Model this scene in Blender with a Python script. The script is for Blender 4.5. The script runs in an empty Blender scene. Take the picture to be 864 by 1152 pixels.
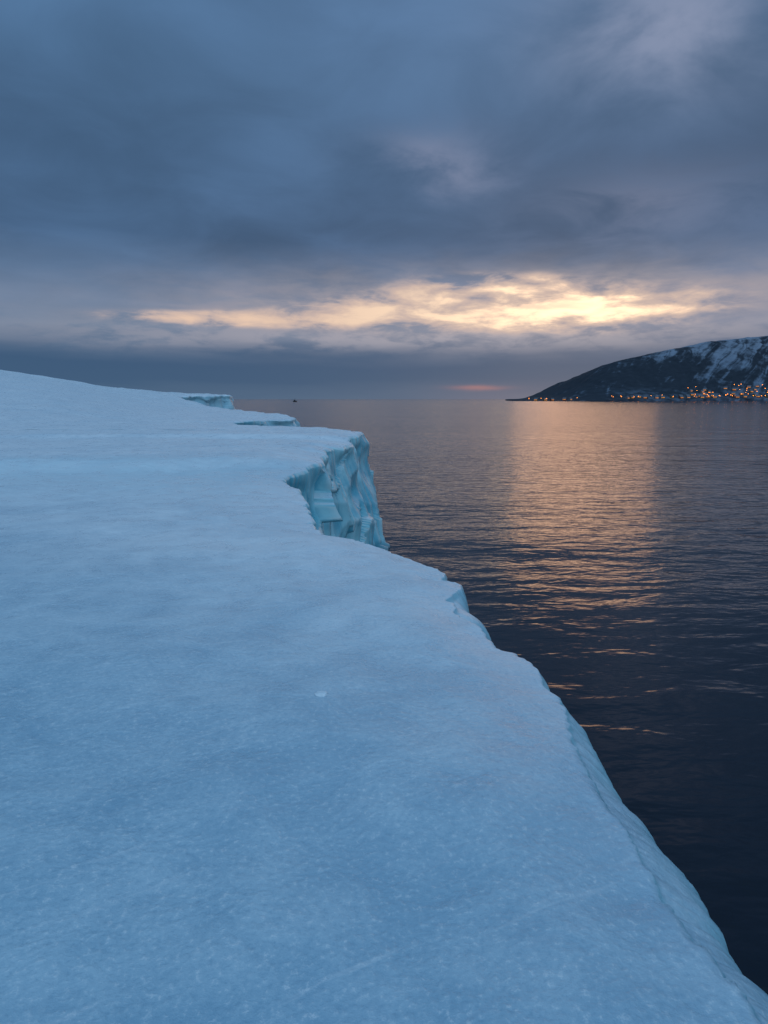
import bpy, bmesh, math, random
import numpy as np
from mathutils import Vector, noise, kdtree
random.seed(4)
sc = bpy.context.scene
col = sc.collection
R = math.radians
CAMZ, F = 6.0, 768.0
PITCH = math.atan(127/768)
CP, SP = math.cos(PITCH), math.sin(PITCH)

def ray(px, py):
    u, v = (px-432)/F, (576-py)/F
    return Vector((u, CP+v*SP, v*CP-SP))
def hit_z(px, py, z):
    d = ray(px, py); t = (z-CAMZ)/d.z
    return (d.x*t, d.y*t)
def hit_y(px, py, Y):
    d = ray(px, py); t = Y/d.y
    return Vector((d.x*t, Y, CAMZ+d.z*t))
def sm(a, b, x):
    t = min(1.0, max(0.0, (x-a)/(b-a))); return t*t*(3-2*t)
def lerp(a, b, t): return a+(b-a)*t

def tag(o, label=None, cat=None, group=None, kind=None):
    if label: o['label'] = label
    if cat: o['category'] = cat
    if group: o['group'] = group
    if kind: o['kind'] = kind
    return o
def empty(name, loc):
    o = bpy.data.objects.new(name, None); o.location = loc; col.objects.link(o); return o
def mesh_obj(name, verts, faces, mat, parent=None, smooth=False):
    me = bpy.data.meshes.new(name); me.from_pydata(verts, [], faces); me.update()
    if smooth: me.polygons.foreach_set('use_smooth', [True]*len(me.polygons))
    me.materials.append(mat)
    o = bpy.data.objects.new(name, me); col.objects.link(o)
    if parent: o.parent = parent
    return o

# ------------------------------------------------------------ node helper
class G:
    def __init__(s, tree): s.t = tree; s.n = tree.nodes; s.l = tree.links
    def put(s, inp, v):
        if isinstance(v, X): s.l.new(v.o, inp)
        elif v is not None: inp.default_value = v
    def m(s, op, a, b=None, c=None, clamp=False):
        n = s.n.new('ShaderNodeMath'); n.operation = op; n.use_clamp = clamp
        for i, v in enumerate((a, b, c)):
            if v is not None: s.put(n.inputs[i], v)
        return X(s, n.outputs[0])
    def ss(s, x, a, b, c=0.0, d=1.0):
        n = s.n.new('ShaderNodeMapRange'); n.interpolation_type = 'SMOOTHSTEP'
        s.put(n.inputs[0], x)
        for i, v in enumerate((a, b, c, d)): s.put(n.inputs[i+1], v)
        return X(s, n.outputs[0])
    def lin(s, x, a, b, c=0.0, d=1.0):
        n = s.n.new('ShaderNodeMapRange'); s.put(n.inputs[0], x)
        for i, v in enumerate((a, b, c, d)): s.put(n.inputs[i+1], v)
        return X(s, n.outputs[0])
    def vec(s, x, y, z):
        n = s.n.new('ShaderNodeCombineXYZ')
        for i, v in enumerate((x, y, z)): s.put(n.inputs[i], v)
        return X(s, n.outputs[0])
    def sep(s, v):
        n = s.n.new('ShaderNodeSeparateXYZ'); s.l.new(v.o, n.inputs[0])
        return [X(s, o) for o in n.outputs]
    def noise(s, v, scale=1.0, detail=4.0, rough=0.5, dist=0.0):
        n = s.n.new('ShaderNodeTexNoise'); s.l.new(v.o, n.inputs['Vector'])
        n.inputs['Scale'].default_value = scale; n.inputs['Detail'].default_value = detail
        n.inputs['Roughness'].default_value = rough; n.inputs['Distortion'].default_value = dist
        return X(s, n.outputs['Fac'])
    def mix(s, f, a, b, mode='MIX'):
        n = s.n.new('ShaderNodeMix'); n.data_type = 'RGBA'; n.blend_type = mode
        s.put(n.inputs[0], f); s.put(n.inputs[6], a); s.put(n.inputs[7], b)
        return X(s, n.outputs[2])
    def ramp(s, x, stops):
        n = s.n.new('ShaderNodeValToRGB'); s.put(n.inputs[0], x)
        e = n.color_ramp.elements
        while len(e) < len(stops): e.new(0.5)
        for el, (p, c) in zip(e, stops): el.position = p; el.color = c
        return X(s, n.outputs[0])
    def gauss(s, x, c, w):
        d = (x-c)*(1.0/w); return s.m('POWER', 2.71828, d*d*-1.0)
    def bump(s, h, strength=1.0, dist=1.0):
        n = s.n.new('ShaderNodeBump'); n.inputs['Distance'].default_value = dist
        s.put(n.inputs['Strength'], strength); s.l.new(h.o, n.inputs['Height'])
        return X(s, n.outputs[0])
class X:
    def __init__(s, g, o): s.g = g; s.o = o
    def __add__(s, b): return s.g.m('ADD', s, b)
    def __sub__(s, b): return s.g.m('SUBTRACT', s, b)
    def __mul__(s, b): return s.g.m('MULTIPLY', s, b)
    def __truediv__(s, b): return s.g.m('DIVIDE', s, b)
def c8(r, g, b, k=1.0):
    f = lambda c: (c/255/12.92 if c/255 <= .04045 else ((c/255+.055)/1.055)**2.4)*k
    return (f(r), f(g), f(b), 1.0)
def new_mat(name):
    m = bpy.data.materials.new(name); m.use_nodes = True
    g = G(m.node_tree); b = m.node_tree.nodes['Principled BSDF']
    return m, g, b
def coord(g, which='Object'):
    n = g.n.new('ShaderNodeTexCoord'); return X(g, n.outputs[which])

# ------------------------------------------------------------ world: dusk sky
SUN_AZ, SUN_EL = 0.280, R(6.8)
w = bpy.data.worlds.new("World"); sc.world = w; w.use_nodes = True
g = G(w.node_tree); bg = w.node_tree.nodes['Background']
dirv = coord(g, 'Generated')
x, y, z = g.sep(dirv)
az = g.m('ARCTAN2', x, y); el = g.m('ARCSINE', z)
n1 = g.noise(g.vec(x*3.9, y*3.9, z*30.0), 1.0, 3, .55, .3)
n3 = g.noise(g.vec(x*13.0, y*13.0, z*46.0), 1.0, 6, .58, .25)
zz = g.m('MAXIMUM', z, 0.0)+0.16
pl = g.vec(x/zz, y/zz, 0.0)
n2 = g.noise(pl, 0.9, 2, .5, .25)
n4 = g.noise(pl, 2.6, 5, .55, .5)
elw = el + (n1-0.5)*0.035 + (n2-0.5)*0.05*g.ss(el, .12, .3)
base = g.ramp(elw/0.6, [
    (0.00, c8(84, 103, 128)), (0.045, c8(68, 91, 120)), (0.08, c8(66, 89, 119)),
    (0.12, c8(88, 104, 131)), (0.155, c8(118, 127, 150)), (0.21, c8(118, 126, 150)),
    (0.27, c8(94, 110, 138)), (0.35, c8(76, 97, 128)), (0.50, c8(78, 101, 133)),
    (0.68, c8(83, 108, 141)), (0.85, c8(88, 114, 149)), (1.0, c8(94, 122, 158))])
lr = g.ss(az, -0.5, 0.45)
base = g.mix(1.0, base, g.mix(lr, (0.84, 1.01, 1.05, 1), (1.05, 1.06, 1.05, 1)), 'MULTIPLY')
cl = g.ss(n2*0.65+n4*0.35, .33, .70, .80, 1.28)
base = g.mix(g.ss(el, .06, .22), base, g.mix(1.0, base, g.vec(cl, cl, cl), 'MULTIPLY'))
def blob(a, e, wa, we, colr, base, k=1.0):
    f = g.gauss(az+(n2-0.5)*.25, a, wa)*g.gauss(el+(n4-0.5)*.12, e, we)*g.ss(n4, .25, .62)*k
    return g.mix(f, base, colr)
base = blob(0.07, .315, .07, .03, c8(134, 142, 168), base, .75)
base = blob(0.36, .44, .13, .06, c8(142, 152, 178), base, .8)
base = blob(0.32, .25, .13, .035, c8(114, 124, 150), base, .7)
# glow of the clouds around the opening, and the paler bank under it
glow = g.gauss(az, .17, .38)*g.gauss(el, .130, .042)
base = g.mix(glow*g.ss(n1*0.4+n3*0.6, .34, .66, .20, .85), base, c8(188, 174, 172))
bank = g.gauss(el+(n1-.5)*.02, .088, .017)*g.gauss(az, .06, .48)*g.ss(n3, .37, .58, .08, 1)
base = g.mix(bank*.85, base, c8(164, 161, 172))
# the opening itself: torn gaps between cloud streaks
def ell(a, e, wa, we): return g.gauss(az, a, wa)*g.gauss(el, e, we)
D = ell(.28, .121, .15, .026)*.98 + ell(.05, .121, .17, .023)*.78 + ell(-.21, .109, .15, .009)*.72 + ell(.14, .157, .11, .014)*.50
D = D + ((n3-0.5)*2.3 + (n1-0.5)*.5)*g.ss(D, .03, .40)
front = g.ss(y, .2, .6)
gap = g.ss(D, .12, 1.0)*front
gap2 = g.ss(D, .02, .50)*front
base = g.mix(gap2*.58, base, c8(202, 180, 173))
hot = g.ss(D, .50, 1.20)*g.gauss(az, .275, .16)
gcol = g.mix(g.ss(D, .40, .95)*g.gauss(az, .24, .28), c8(228, 196, 174), c8(253, 226, 196))
gcol = g.mix(hot, gcol, (1.95, 1.20, .76, 1))
base = g.mix(gap, base, gcol)
# grey wisps drifting across the opening
wisp = g.ss(n4*.5+n1*.5, .49, .60)*g.gauss(el, .125, .03)*g.gauss(az, .15, .4)
base = g.mix(wisp*.45, base, c8(170, 155, 157))
# pink break near the horizon
pk = g.gauss(az, .135, .035)*g.gauss(el+(n3-.5)*.008, .016, .0035)
base = g.mix(pk*0.45, base, c8(196, 130, 122))
base = g.mix(g.gauss(az, .17, .10)*g.gauss(el, .0, .02)*.15, base, c8(140, 116, 128))
# brighter, clearer sky overhead and behind
up = g.ss(el, .62, 1.25)
base = g.mix(up, base, (.41, .64, .90, 1))
back = g.ss(y, .15, -.6)*g.ss(el, -.02, .25, .55, 1.0)
base = g.mix(back, base, g.mix(n2, (.38, .565, .78, 1), (.50, .69, .905, 1)))
sky = g.n.new('ShaderNodeTexSky'); sky.sky_type = 'NISHITA'; sky.sun_disc = False
sky.sun_elevation = SUN_EL; sky.sun_rotation = SUN_AZ
fin = g.mix(0.0008, base, X(g, sky.outputs[0]), 'ADD')
g.l.new(fin.o, bg.inputs[0]); bg.inputs[1].default_value = 1.0

sun = bpy.data.lights.new('sun', 'SUN'); sun.energy = 0.021; sun.angle = R(11.5); sun.color = (1, .48, .20)
so = bpy.data.objects.new('sun', sun); col.objects.link(so)
sd = Vector((math.sin(SUN_AZ)*math.cos(SUN_EL), math.cos(SUN_AZ)*math.cos(SUN_EL), math.sin(SUN_EL)))
so.rotation_euler = (-sd).to_track_quat('-Z', 'Y').to_euler()

# ------------------------------------------------------------ camera
cam = bpy.data.cameras.new('camera'); cam.lens = 24; cam.sensor_width = 36; cam.clip_end = 80000; cam.clip_start = .05
co = bpy.data.objects.new('camera', cam); col.objects.link(co)
co.location = (0, 0, CAMZ); co.rotation_euler = (math.pi/2-PITCH, 0, 0); sc.camera = co

# ------------------------------------------------------------ ice material
def ice_material():
    m, g, b = new_mat('glacier_ice')
    p = coord(g)
    geo = g.n.new('ShaderNodeNewGeometry')
    nx, ny, nz = g.sep(X(g, geo.outputs['Normal']))
    pt = X(g, geo.outputs['Pointiness'])
    px, py, pz = g.sep(p)
    big = g.noise(p, .5, 4, .6, .4)
    mid = g.noise(p, 3.4, 4, .65, .3)
    fine = g.noise(p, 42, 4, .76)
    scr = g.noise(g.vec((px+py*0.55)*1.6, (py-px*.55)*17.0, 0.0), 1.0, 3, .6, .9)
    f = big*0.45+mid*0.3+fine*0.25
    tone_grad = g.ss(py+px*.75+(big-.5)*1.6, -.3, 8.0)            # base colour darker towards the near left, paler further back
    dark = g.mix(tone_grad, (.19, .39, .54, 1), (.57, .72, .82, 1))
    pale = g.mix(tone_grad, (.35, .56, .69, 1), (.73, .84, .91, 1))
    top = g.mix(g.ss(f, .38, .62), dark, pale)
    top = g.mix(g.ss(fine, .54, .72, 0, .42), top, (.74, .84, .90, 1))
    top = g.mix(g.ss(fine, .46, .29, 0, .40), top, (.22, .40, .54, 1))
    top = g.mix(g.ss(scr, .60, .74, 0, .16), top, (.80, .88, .93, 1))
    top = g.mix(g.ss(big*.6+scr*.4, .43, .30, 0, .35), top, (.36, .46, .57, 1))
    rag = (big-.5)*3.4+(mid-.5)*1.6
    band = g.ss(py+rag, 7.8, 14.4)*g.ss(py+rag*.5, 17.2, 14.8)*g.ss(px, -.2, -2.8)*g.ss(mid, .3, .65, .35, 1)
    top = g.mix(band*.42, top, (.38, .67, .80, 1))
    st = g.noise(g.vec(px*1.0, py*1.0, pz*1.6), .55, 3, .5, .8)
    face = g.mix(g.ss(st, .36, .64), (.13, .51, .66, 1), (.34, .74, .85, 1))
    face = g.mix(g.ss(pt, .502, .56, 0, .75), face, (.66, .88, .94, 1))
    face = g.mix(g.ss(pt, .498, .46, 0, .65), face, (.06, .43, .59, 1))  # creases darkened in the colour, mimicking light through translucent ice
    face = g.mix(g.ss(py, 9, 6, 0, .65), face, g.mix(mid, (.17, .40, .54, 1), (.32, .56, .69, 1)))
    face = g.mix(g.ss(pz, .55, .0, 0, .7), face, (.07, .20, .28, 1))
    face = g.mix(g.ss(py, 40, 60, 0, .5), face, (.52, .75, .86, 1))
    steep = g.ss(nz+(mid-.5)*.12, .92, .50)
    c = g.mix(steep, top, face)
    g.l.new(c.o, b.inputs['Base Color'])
    g.put(b.inputs['Roughness'], g.lin(mid, .3, .7, .22, .44))
    b.inputs['Specular IOR Level'].default_value = .5
    h = mid*0.028+fine*0.0050+scr*0.0022
    g.l.new(g.bump(h, g.lin(steep, 0, 1, .85, .35)).o, b.inputs['Normal'])
    return m
ICE = ice_material()

# ------------------------------------------------------------ ice shelf
ZE = 4.5
ctrl = [(1.9, -8), (1.5, -3), (1.17, -.6), (1.03, .6)]
for q in [(888, 1200), (845, 1140), (828, 1112), (775, 1050), (728, 985), (700, 940), (682, 915), (660, 872), (646, 848), (640, 818), (634, 792), (626, 782), (611, 773), (605, 757),
          (594, 744), (583, 735), (562, 731), (549, 720), (541, 709), (512, 694), (505, 677), (521, 662), (503, 648), (468, 632), (432, 619), (395, 609),
          (362, 601), (353, 588), (347, 570), (338, 552), (318, 539), (326, 531), (348, 527), (362, 519), (368, 506),
          (388, 501), (395, 493.5), (412, 488)]:
    ctrl.append(hit_z(q[0], q[1], ZE-.07 if q[1] > 600 else ZE-.03))
ctrl += [(-1.3, 30.5), (-3.0, 34), (-5.2, 37), (-9.2, 42), (-10, 46), (-8.4, 52), (-7.3, 55), (-8.2, 60), (-13, 76), (-20, 96),
         (-30, 112), (-39, 128), (-36.5, 138), (-34.5, 144), (-33, 152), (-40, 165), (-62, 190), (-160, 260), (-420, 340)]
def chaikin(p):
    o = [p[0]]
    for a, b in zip(p[:-1], p[1:]):
        o.append((a[0]*.85+b[0]*.15, a[1]*.85+b[1]*.15)); o.append((a[0]*.15+b[0]*.85, a[1]*.15+b[1]*.85))
    o.append(p[-1]); return o
ctrl = chaikin(ctrl)
pts = [ctrl[0]]
for a, b in zip(ctrl[:-1], ctrl[1:]):
    L = math.hypot(b[0]-a[0], b[1]-a[1]); d = max(1.5, math.hypot(*b))
    ds = 0.0036*d+.002
    n = max(1, int(L/ds))
    for i in range(1, n+1): pts.append((lerp(a[0], b[0], i/n), lerp(a[1], b[1], i/n)))
coast = []
for (X0, Y0) in pts:
    d = max(1.2, math.hypot(X0, Y0))
    la = math.log(max(1.0, d))
    j = noise.noise(Vector((la*14, 3.1, 0)))*0.009*d + noise.noise(Vector((la*47, 9.7, 0)))*0.0045*d + noise.noise(Vector((la*150, 9.7, 3)))*0.0034*d
    cc = la*22+2.0*noise.noise(Vector((la*5, 0, 1))); fr_ = cc-math.floor(cc)      # a few bitten steps along the rim
    bite = max(0, noise.noise(Vector((math.floor(cc)*3.7, 2.2, 8)))-.08)
    j -= bite*.070*d*sm(0, .07, fr_)*max(0, 1-fr_*1.8)
    coast.append((X0+j+.003*d, Y0))
N = len(coast)
nrm = []
for i in range(N):
    a = coast[max(0, i-24)]; b = coast[min(N-1, i+24)]
    t = Vector((b[0]-a[0], b[1]-a[1])).normalized(); nrm.append(Vector((t.y, -t.x)))
kd = kdtree.KDTree(N)
for i, (a, b) in enumerate(coast): kd.insert((a, b, 0), i)
kd.balance()
QX = [0, .217, .302, .393, .5625, .75, 1.2, 9]; QE = [.004, .0055, .0082, .0160, .0404, .06, .075, .08]
def zsurf(X0, Y0):
    q = -X0/max(Y0, 1.0)
    e = float(np.interp(q, QX, QE))
    st = lerp(92, 28, sm(.22, .5, q))
    bl = sm(st, 150, Y0)
    z0 = lerp(ZE, CAMZ+150*e, bl)
    v = Vector((X0, Y0, 0))
    z0 += .045*noise.noise(v*.55)+.022*noise.noise(v*1.7+Vector((5, 2, 0)))+.006*noise.noise(v*5)
    z0 += sm(15, 60, Y0)*.22*noise.noise(Vector((X0*.06, Y0*.14, 2)))
    z0 += sm(80, 140, Y0)*(.25*noise.noise(Vector((X0*.35, Y0*.35, 2)))+.12*noise.noise(Vector((X0*1.1, Y0*1.1, 2))))
    ys = 15.4+1.3*noise.noise(Vector((X0*.25, 7.7, 0)))+.55*noise.noise(Vector((X0*1.2, 1.7, 0)))+.3*noise.noise(Vector((X0*3.5, Y0*.5, 0)))
    if Y0 < 32: z0 += .18*sm(ys-1.1, ys+.3, Y0)*sm(30, 19, Y0)*sm(-1.0, -3.2, X0)
    ys2 = 25+1.2*noise.noise(Vector((X0*.2, 3.3, 0)))
    if Y0 < 45: z0 += .14*sm(ys2-.5, ys2+.5, Y0)*sm(45, 30, Y0)
    return z0
def lipr(Y0):
    r = lerp(.045, .045, sm(2.0, 4.5, Y0)); r = lerp(r, .08, sm(8, 20, Y0)); r = lerp(r, .18, sm(60, 150, Y0))
    return r*(1+.7*noise.noise(Vector((Y0*3.2, 4.4, 0))))
NT = 96
verts = []
for i, (X0, Y0) in enumerate(coast):
    W = abs(Y0)*1.7+14
    d = max(1.5, math.hypot(X0, Y0))
    for k in range(NT):
        tt = 0.0 if k == 0 else 0.003*d*((W/(0.003*d))**((k-1)/(NT-2)))
        xx = X0-tt
        zt = zsurf(xx, Y0)
        r = lipr(Y0)
        if tt < 3.0:
            dist = 0.0 if k == 0 else kd.find((xx, Y0, 0))[2]
            if dist < r:
                zt -= r-math.sqrt(max(0, r*r-(r-dist)**2))
            zt -= .05*sm(.6, 0, dist)**2      # the shelf sags a little towards its rim
        verts.append((xx, Y0, zt))
faces = []
for i in range(N-1):
    for k in range(NT-1):
        a = i*NT+k; faces.append((a, a+NT, a+NT+1, a+1))
ntop = len(faces); base_i = len(verts)
NV = 84
def h3(s, k):
    a = math.sin(s.x*12.9898+s.y*78.233+s.z*37.719+k*11.17)*43758.5453
    return (a-math.floor(a))*2-1
def facets(p):
    # chiselled surface: the lowest of the planes that belong to the nearest cells, and the distance to the nearest cell
    dd, pp = noise.voronoi(p)
    best = 9
    for s in pp[:4]:
        q = p-s
        o = .25*h3(s, 1)+.55*(h3(s, 2)*q.x+h3(s, 3)*q.y)+.6*h3(s, 4)*q.z+.6*q.length
        best = min(best, o)
    return best, dd[0]
for i, (X0, Y0) in enumerate(coast):
    zt = verts[i*NT][2]; nn = nrm[i]
    if Y0 < 9: amp, cell, bat = .08, .7, lerp(.37, .10, sm(2.2, 4.2, Y0))
    elif Y0 < 60: amp, cell, bat = lerp(.2, 1.15, sm(9, 14, Y0)), 1.45, .25
    else: amp, cell, bat = 2.0, 3.0, 1.2
    for k in range(1, NV+1):
        v = (k/NV)**1.35
        zz_ = lerp(zt, -.5, v)
        dz = zt-zz_
        if Y0 < 9: p = Vector((X0+zz_*.35, Y0-zz_*.60, zz_*.95))
        else: p = Vector((X0*.50+zz_*.10, Y0*.46-zz_*.22, zz_*.90))
        env = sm(0, .10, v)
        fa, f1 = facets(p/cell+Vector((.2, .6, .1)))
        o = env*amp*(.62*(fa-.15)+.45*(f1-.45))
        xx = 0
        if Y0 < 9:
            o += .28*math.exp(-((Y0-5.0)/.36)**2)*(1-math.exp(-dz/.10))
        if Y0 < 4.5:
            o += bat*(1-math.exp(-dz/.20))+.025*sm(0, .08, dz)*noise.noise(Vector((X0*4, Y0*4, zz_*4)))+.014*noise.noise(Vector((Y0*2.5, zz_*14, 2)))*sm(0, .08, dz)
        else:
            o += bat*v**.8
            if 12 < Y0 < 60:
                xx = .60*v
                o -= .18*math.sin(math.pi*min(1, v*1.05))
                o -= .38*math.exp(-((Y0-17.4)/2.0)**2-((zz_-3.3)/.60)**2)*env
        verts.append((X0+nn.x*o+xx, Y0+nn.y*o, zz_))
def ci(i, k): return i*NT if k == 0 else base_i+i*NV+k-1
for i in range(N-1):
    for k in range(NV):
        faces.append((ci(i, k), ci(i, k+1), ci(i+1, k+1), ci(i+1, k)))
me = bpy.data.meshes.new('tmp'); me.from_pydata(verts, [], faces); me.update()
vn = np.zeros(len(verts)*3, dtype=np.float32); me.vertices.foreach_get('normal', vn); vn = vn.reshape(-1, 3)
flip = vn[NT//2+NT*5][2] < 0
bpy.data.meshes.remove(me)
if flip: faces = [f[::-1] for f in faces]; vn = -vn
def sub(name, fs, parent=None):
    idx = sorted({i for f in fs for i in f}); mp = {a: b for b, a in enumerate(idx)}
    o = mesh_obj(name, [verts[i] for i in idx], [tuple(mp[i] for i in f) for f in fs], ICE, parent, True)
    o.data.normals_split_custom_set_from_vertices([tuple(vn[i]) for i in idx])
    return o
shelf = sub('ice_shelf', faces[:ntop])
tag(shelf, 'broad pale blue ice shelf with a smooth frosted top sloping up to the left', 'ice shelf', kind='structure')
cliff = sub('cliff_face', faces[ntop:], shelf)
cliff['label'] = 'scalloped turquoise cliff face dropping from the shelf to the sea'

# loose lump of ice on the shelf
bm = bmesh.new(); bmesh.ops.create_icosphere(bm, subdivisions=4, radius=1)
for v in bm.verts:
    k = 1+.35*noise.noise(v.co*1.6)+.12*noise.noise(v.co*4)
    v.co = Vector((v.co.x*.034*k, v.co.y*.030*k, max(-.3, v.co.z)*.009*k))
me = bpy.data.meshes.new('ice_lump'); bm.to_mesh(me); bm.free()
me.polygons.foreach_set('use_smooth', [True]*len(me.polygons))
lm, lg, lb = new_mat('lump_ice'); lp = coord(lg)
lg.l.new(lg.mix(lg.noise(lp, 60, 4), (.50, .68, .79, 1), (.66, .79, .87, 1)).o, lb.inputs['Base Color']); lb.inputs['Roughness'].default_value = .4
me.materials.append(lm)
lo = bpy.data.objects.new('ice_lump', me); col.objects.link(lo)
lx, ly = hit_z(362, 787, ZE); lo.location = (lx, ly, zsurf(lx, ly)+.001)
tag(lo, 'small pale lump of ice lying on the smooth foreground of the shelf', 'ice lump')

# ------------------------------------------------------------ sea
def sea_material():
    m, g, b = new_mat('sea_water')
    p = coord(g); px, py, pz = g.sep(p)
    b.inputs['Base Color'].default_value = (.0010, .007, .016, 1)
    b.inputs['IOR'].default_value = 1.333
    a = g.noise(g.vec(px*.50+py*.12, py*1.0-px*.10, 0.0), 1.0, 3, .48, .3)
    c = g.noise(g.vec(px*.9-py*.2, py*1.7, 2.0), 2.8, 2, .5, .2)
    s = g.noise(g.vec(px*.35, py*1.0+px*.1, 5.0), .16, 2, .5)
    patch = g.noise(g.vec(px*.006, py*.02, 0.0), 1.0, 3, .55, .5)
    k = g.ss(patch, .3, .7, .7, 1.25)
    h = (a*0.108+c*0.014)*k+s*0.22
    g.l.new(g.bump(h, 1.0).o, b.inputs['Normal'])
    b.inputs['Roughness'].default_value = .12
    return m
sea = mesh_obj('sea', [(-45000, -3000, 0), (45000, -3000, 0), (45000, 60000, 0), (-45000, 60000, 0)], [(0, 1, 2, 3)], sea_material())
tag(sea, 'dark rippled sea reflecting the orange dusk sky', 'sea', kind='structure')

# ------------------------------------------------------------ mountain
YR, YS = 2450.0, 2000.0
sil = [(520, 452), (566, 450.5), (575, 449), (600, 448.4), (621, 447.4), (631, 444.5), (641, 439.5), (652, 432), (664, 422.5), (677, 413.5), (691, 407.5), (705, 404), (722, 400.5),
       (745, 395), (762, 391.5), (785, 387), (800, 384.5), (830, 380.5), (864, 378), (920, 374), (1000, 378), (1200, 395)]
SX = [hit_y(a, b, YR).x for a, b in sil]; SH = [hit_y(a, b, YR).z for a, b in sil]
def shore(x): return YS+14*noise.noise(Vector((x*.012, 0, 3)))+40*sm(620, 380, x)
def mz(x, y):
    H = float(np.interp(x*YR/max(y, YS) if y < YR else x, SX, SH))
    ys = shore(x)
    if y < ys or x < 384+.15*(y-2040)+8*noise.noise(Vector((y*.02, 0, 0))): return -3.0
    t = (y-ys)/(YR-ys)
    tc_ = min(1, t)
    pr = .035*sm(0, .02, tc_)+.13*sm(0, .30, tc_)+.835*sm(.16, 1.0, tc_)**.9
    if t > 1: pr *= 1-.35*sm(1, 2.4, t)
    h = H*pr
    v = Vector((x, y, 0))
    gul = noise.noise(Vector((x*.016+y*.004, y*.003, 1)))*.6+noise.noise(Vector((x*.045+y*.01, y*.008, 4)))*.3
    h += gul*H*.12*sm(.2, .55, tc_)*(1-.8*sm(.8, 1.0, tc_))
    h += (noise.noise(v*.02)*2.6+noise.noise(v*.06)*1.2)*sm(.1, .4, tc_)*sm(560, 640, x)
    return max(h, .8*sm(0, .03, tc_)-.5 if t < .05 else h)
xs = np.concatenate([np.arange(330, 1500, 4.0), np.arange(1500, 3000, 20.0)])
yss = np.concatenate([np.arange(1950, 2100, 4.0), np.arange(2100, 2500, 6.0), np.arange(2500, 3100, 40.0)])
mv = [(float(a), float(b), mz(float(a), float(b))) for b in yss for a in xs]
nx_ = len(xs)
mf = [(j*nx_+i, j*nx_+i+1, (j+1)*nx_+i+1, (j+1)*nx_+i) for j in range(len(yss)-1) for i in range(nx_-1)]
mm, g, b = new_mat('mountain_snow_rock'); p = coord(g); px, py, pz = g.sep(p)
st = g.noise(g.vec((px-pz*1.3)*.030, pz*.007, py*.002), 1.0, 5, .64, .7)
st2 = g.noise(p, .010, 4, .58, .3)
st3 = g.noise(p, .05, 4, .65)
sn = st*0.70+st2*0.34+st3*0.24+g.ss(pz, 90, 210)*.07+g.ss(px, 760, 1150)*.08
mask = g.ss(sn, .690, .870)*.66
lowf = g.ss(pz, 46, 20)*g.ss(st3*0.5+st2*0.5, .44, .64)*.38*g.ss(px, 640, 800)
mask = g.m('MAXIMUM', mask, lowf)
c = g.mix(mask, g.mix(st3, (.011, .019, .029, 1), (.040, .054, .074, 1)), g.mix(g.ss(pz, 70, 200), (.20, .28, .39, 1), (.29, .37, .48, 1)))
g.l.new(c.o, b.inputs['Base Color']); b.inputs['Roughness'].default_value = .9
b.inputs['Specular IOR Level'].default_value = .1
mt = mesh_obj('mountain', mv, mf, mm, None, True)
tag(mt, 'dark snow streaked mountain rising from the far shore', 'mountain', kind='structure')

# ------------------------------------------------------------ village on the far shore
def flat(name, c, rough=.8, emit=None, s=0, samp='NONE'):
    m, g, b = new_mat(name); p = coord(g)
    k = g.noise(p, 1.5, 3)
    g.l.new(g.mix(k, tuple(v*.75 for v in c[:3])+(1,), tuple(min(1, v*1.2) for v in c[:3])+(1,)).o, b.inputs['Base Color'])
    b.inputs['Roughness'].default_value = rough
    if emit:
        b.inputs['Emission Color'].default_value = emit; b.inputs['Emission Strength'].default_value = s
        m.cycles.emission_sampling = samp
    return m
WALLS = [flat('wall_red', (.10, .035, .03)), flat('wall_ochre', (.13, .10, .055)), flat('wall_grey', (.12, .125, .14))]
ROOF = flat('snowy_roof', (.12, .15, .19)); STONE = flat('chimney_stone', (.06, .055, .055)); STEEL = flat('steel', (.08, .08, .09), .5)
WIN = flat('lit_window', (.5, .25, .08), .4, (1, .32, .04, 1), 1.4)
LAMP = flat('lamp_glow', (.5, .25, .08), .4, (1, .28, .02, 1), 14, 'AUTO')
def box(x0, x1, y0, y1, z0, z1):
    v = [(x0, y0, z0), (x1, y0, z0), (x1, y1, z0), (x0, y1, z0), (x0, y0, z1), (x1, y0, z1), (x1, y1, z1), (x0, y1, z1)]
    f = [(0, 3, 2, 1), (4, 5, 6, 7), (0, 1, 5, 4), (1, 2, 6, 5), (2, 3, 7, 6), (3, 0, 4, 7)]
    return v, f
def join(lst):
    V, Fc = [], []
    for v, f in lst:
        n = len(V); V += v; Fc += [tuple(i+n for i in q) for q in f]
    return V, Fc
def copy_tree(o, parent=None):
    c = o.copy(); col.objects.link(c)
    if parent: c.parent = parent
    for ch in list(o.children): copy_tree(ch, c)
    return c
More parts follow.
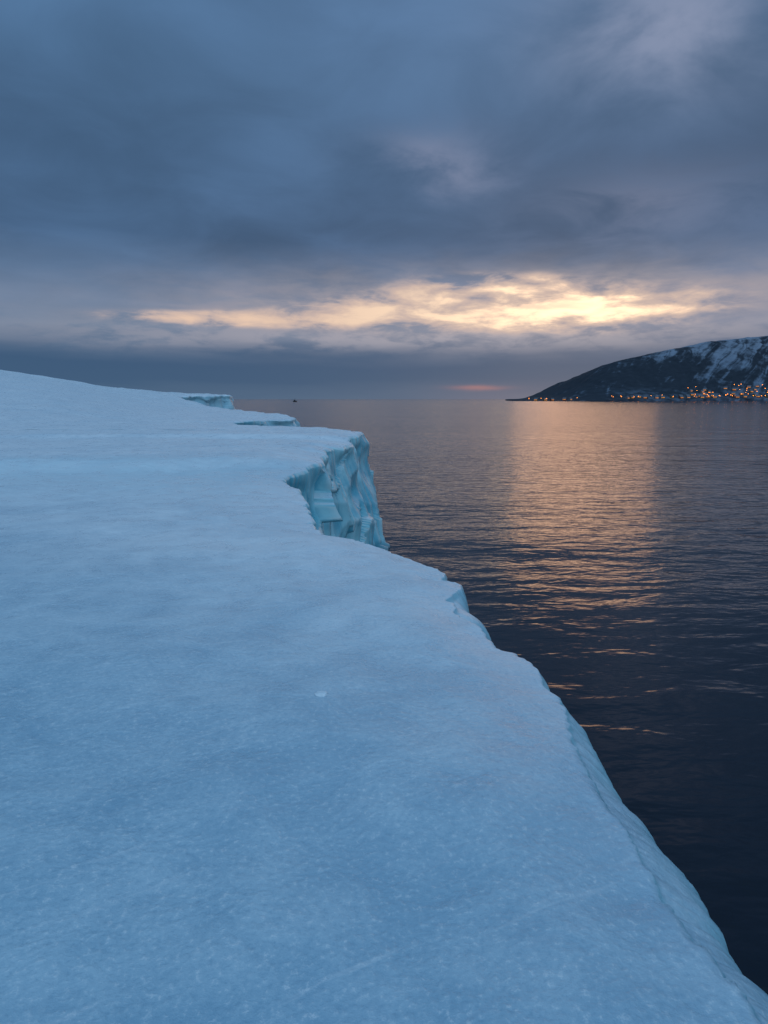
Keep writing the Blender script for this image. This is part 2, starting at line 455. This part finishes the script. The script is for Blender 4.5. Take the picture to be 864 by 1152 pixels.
def make_house(wm):
    t = empty('house', (0, 0, 0))
    wv = [(-5, -3.5, -2), (5, -3.5, -2), (5, 3.5, -2), (-5, 3.5, -2), (-5, -3.5, 5), (5, -3.5, 5), (5, 3.5, 5), (-5, 3.5, 5), (-5, 0, 8), (5, 0, 8)]
    wf = [(0, 1, 5, 4), (1, 2, 6, 9, 5), (2, 3, 7, 6), (3, 0, 4, 8, 7), (0, 3, 2, 1)]
    mesh_obj('wall', wv, wf, wm, t)
    rv = []
    for s in (-1, 1):
        rv += [(-5.4, s*4.1, 4.6), (5.4, s*4.1, 4.6), (5.4, 0, 8.12), (-5.4, 0, 8.12), (-5.4, s*4.1, 4.9), (5.4, s*4.1, 4.9), (5.4, 0, 8.5), (-5.4, 0, 8.5)]
    rf = []
    for k in (0, 8): rf += [tuple(i+k for i in q) for q in [(4, 5, 6, 7), (0, 3, 2, 1), (0, 1, 5, 4), (1, 2, 6, 5), (3, 0, 4, 7)]]
    r = mesh_obj('roof', rv, rf, ROOF, t)
    mesh_obj('chimney', *box(1.8, 2.6, .5, 1.3, 6.8, 9.4), STONE, r)
    for xw in (-3.2, 0.2, 3.2):
        mesh_obj('window', *box(xw-.7, xw+.7, -3.56, -3.45, 2.2, 3.9), WIN, t)
    mesh_obj('door', *box(-2.0, -1.1, -3.58, -3.45, -.2, 2.0), STONE, t)
    return t
def make_lamp():
    t = empty('street_lamp', (0, 0, 0))
    n = 8
    pv = [(.10*math.cos(a*2*math.pi/n), .10*math.sin(a*2*math.pi/n), zz_) for zz_ in (-1, 8) for a in range(n)]
    pf = [(a, (a+1) % n, n+(a+1) % n, n+a) for a in range(n)]
    mesh_obj('pole', pv, pf, STEEL, t)
    mesh_obj('arm', *box(-.06, .06, -1.4, .0, 7.9, 8.05), STEEL, t)
    mesh_obj('lamp_head', *box(-.42, .42, -1.85, -1.0, 7.2, 7.88), LAMP, t)
    return t
protos = [make_house(m) for m in WALLS]; lamp0 = make_lamp()
used = [False]*3; lamp_used = False
placed = []
def free(x, y, r):
    return all((x-a)**2+(y-b)**2 > r*r for a, b in placed)
def put_house(x, y, label, group):
    k = random.randrange(3)
    o = protos[k] if not used[k] else copy_tree(protos[k]); used[k] = True
    o.location = (x, y, mz(x, y)+.2); o.rotation_euler.z = random.uniform(-.9, .9)
    tag(o, label, 'house', group); placed.append((x, y))
def put_lamp(x, y, label, group):
    global lamp_used
    o = lamp0 if not lamp_used else copy_tree(lamp0); lamp_used = True
    o.location = (x, y, mz(x, y)); o.rotation_euler.z = random.uniform(-.6, .6)
    tag(o, label, 'street lamp', group); placed.append((x, y))
def scatter(n, xr, yr, fn, r, *a):
    c = 0; tries = 0
    while c < n and tries < 4000:
        tries += 1
        xx = random.uniform(*xr); yy = shore(xx)+lerp(yr[0], yr[1], random.random()**1.7)
        if free(xx, yy, r): fn(xx, yy, *a); c += 1
HV = ('snow roofed gabled house with orange lit windows in the village below the mountain', 'houses of the village below the mountain')
HP = ('small lit house on the low point left of the mountain', 'houses on the low point')
LV = ('glowing orange street lamp among the houses of the village below the mountain', 'street lamps of the village below the mountain')
LP = ('orange street lamp on the low point left of the mountain', 'street lamps on the low point')
scatter(12, (910, 975), (14, 100), put_house, 16, *HV)
scatter(18, (1030, 1160), (14, 110), put_house, 16, *HV)
scatter(12, (700, 910), (12, 45), put_house, 18, *HV)
scatter(5, (430, 560), (14, 40), put_house, 14, *HP)
scatter(12, (915, 975), (8, 115), put_lamp, 11, *LV)
scatter(18, (1030, 1160), (8, 120), put_lamp, 11, *LV)
scatter(5, (975, 1030), (8, 40), put_lamp, 11, *LV)
scatter(10, (660, 910), (8, 40), put_lamp, 16, *LV)
scatter(4, (430, 570), (10, 30), put_lamp, 12, *LP)

# ------------------------------------------------------------ boat on the horizon
bx = hit_y(332, 449, 1500)
bt = empty('boat', (bx.x, 1500, 0)); bt.rotation_euler.z = R(65)
tag(bt, 'tiny dark fishing boat far out on the open sea near the horizon', 'boat')
DARK = flat('dark_hull', (.02, .022, .028), .6); CAB = flat('cabin_paint', (.06, .065, .075), .6)
secs = [(-7, 1.7, 1.5), (-4, 2.1, 1.5), (0, 2.2, 1.6), (4, 1.7, 2.0), (6.5, .7, 2.6), (7.6, .06, 2.9)]
hv = []
for (xx, hw, top) in secs:
    hv += [(xx, -hw, top), (xx, -hw*.8, .3), (xx, 0, -.6), (xx, hw*.8, .3), (xx, hw, top)]
hf = []
for i in range(len(secs)-1):
    for k in range(4): a = i*5+k; hf.append((a, a+1, a+6, a+5))
    hf.append((i*5, i*5+5, i*5+9, i*5+4))
hf += [(0, 4, 3, 2, 1), (25, 26, 27, 28, 29)]
mesh_obj('hull', hv, hf, DARK, bt)
cb = mesh_obj('wheelhouse', *join([box(-4.5, -1, -1.3, 1.3, 1.45, 4.2), box(-4.8, -.7, -1.5, 1.5, 4.2, 4.4)]), CAB, bt)
mesh_obj('mast', *join([box(-.5, -.25, -.12, .12, 1.5, 8), box(-.45, -.3, -1.1, 1.1, 6.4, 6.55)]), DARK, bt)
mesh_obj('boom', *box(-.2, 4.2, -.1, .1, 3.6, 3.8), DARK, bt)

sc.view_settings.view_transform = 'Standard'; sc.view_settings.look = 'None'; sc.view_settings.exposure = 0
print('coast', N, 'verts', len(verts))
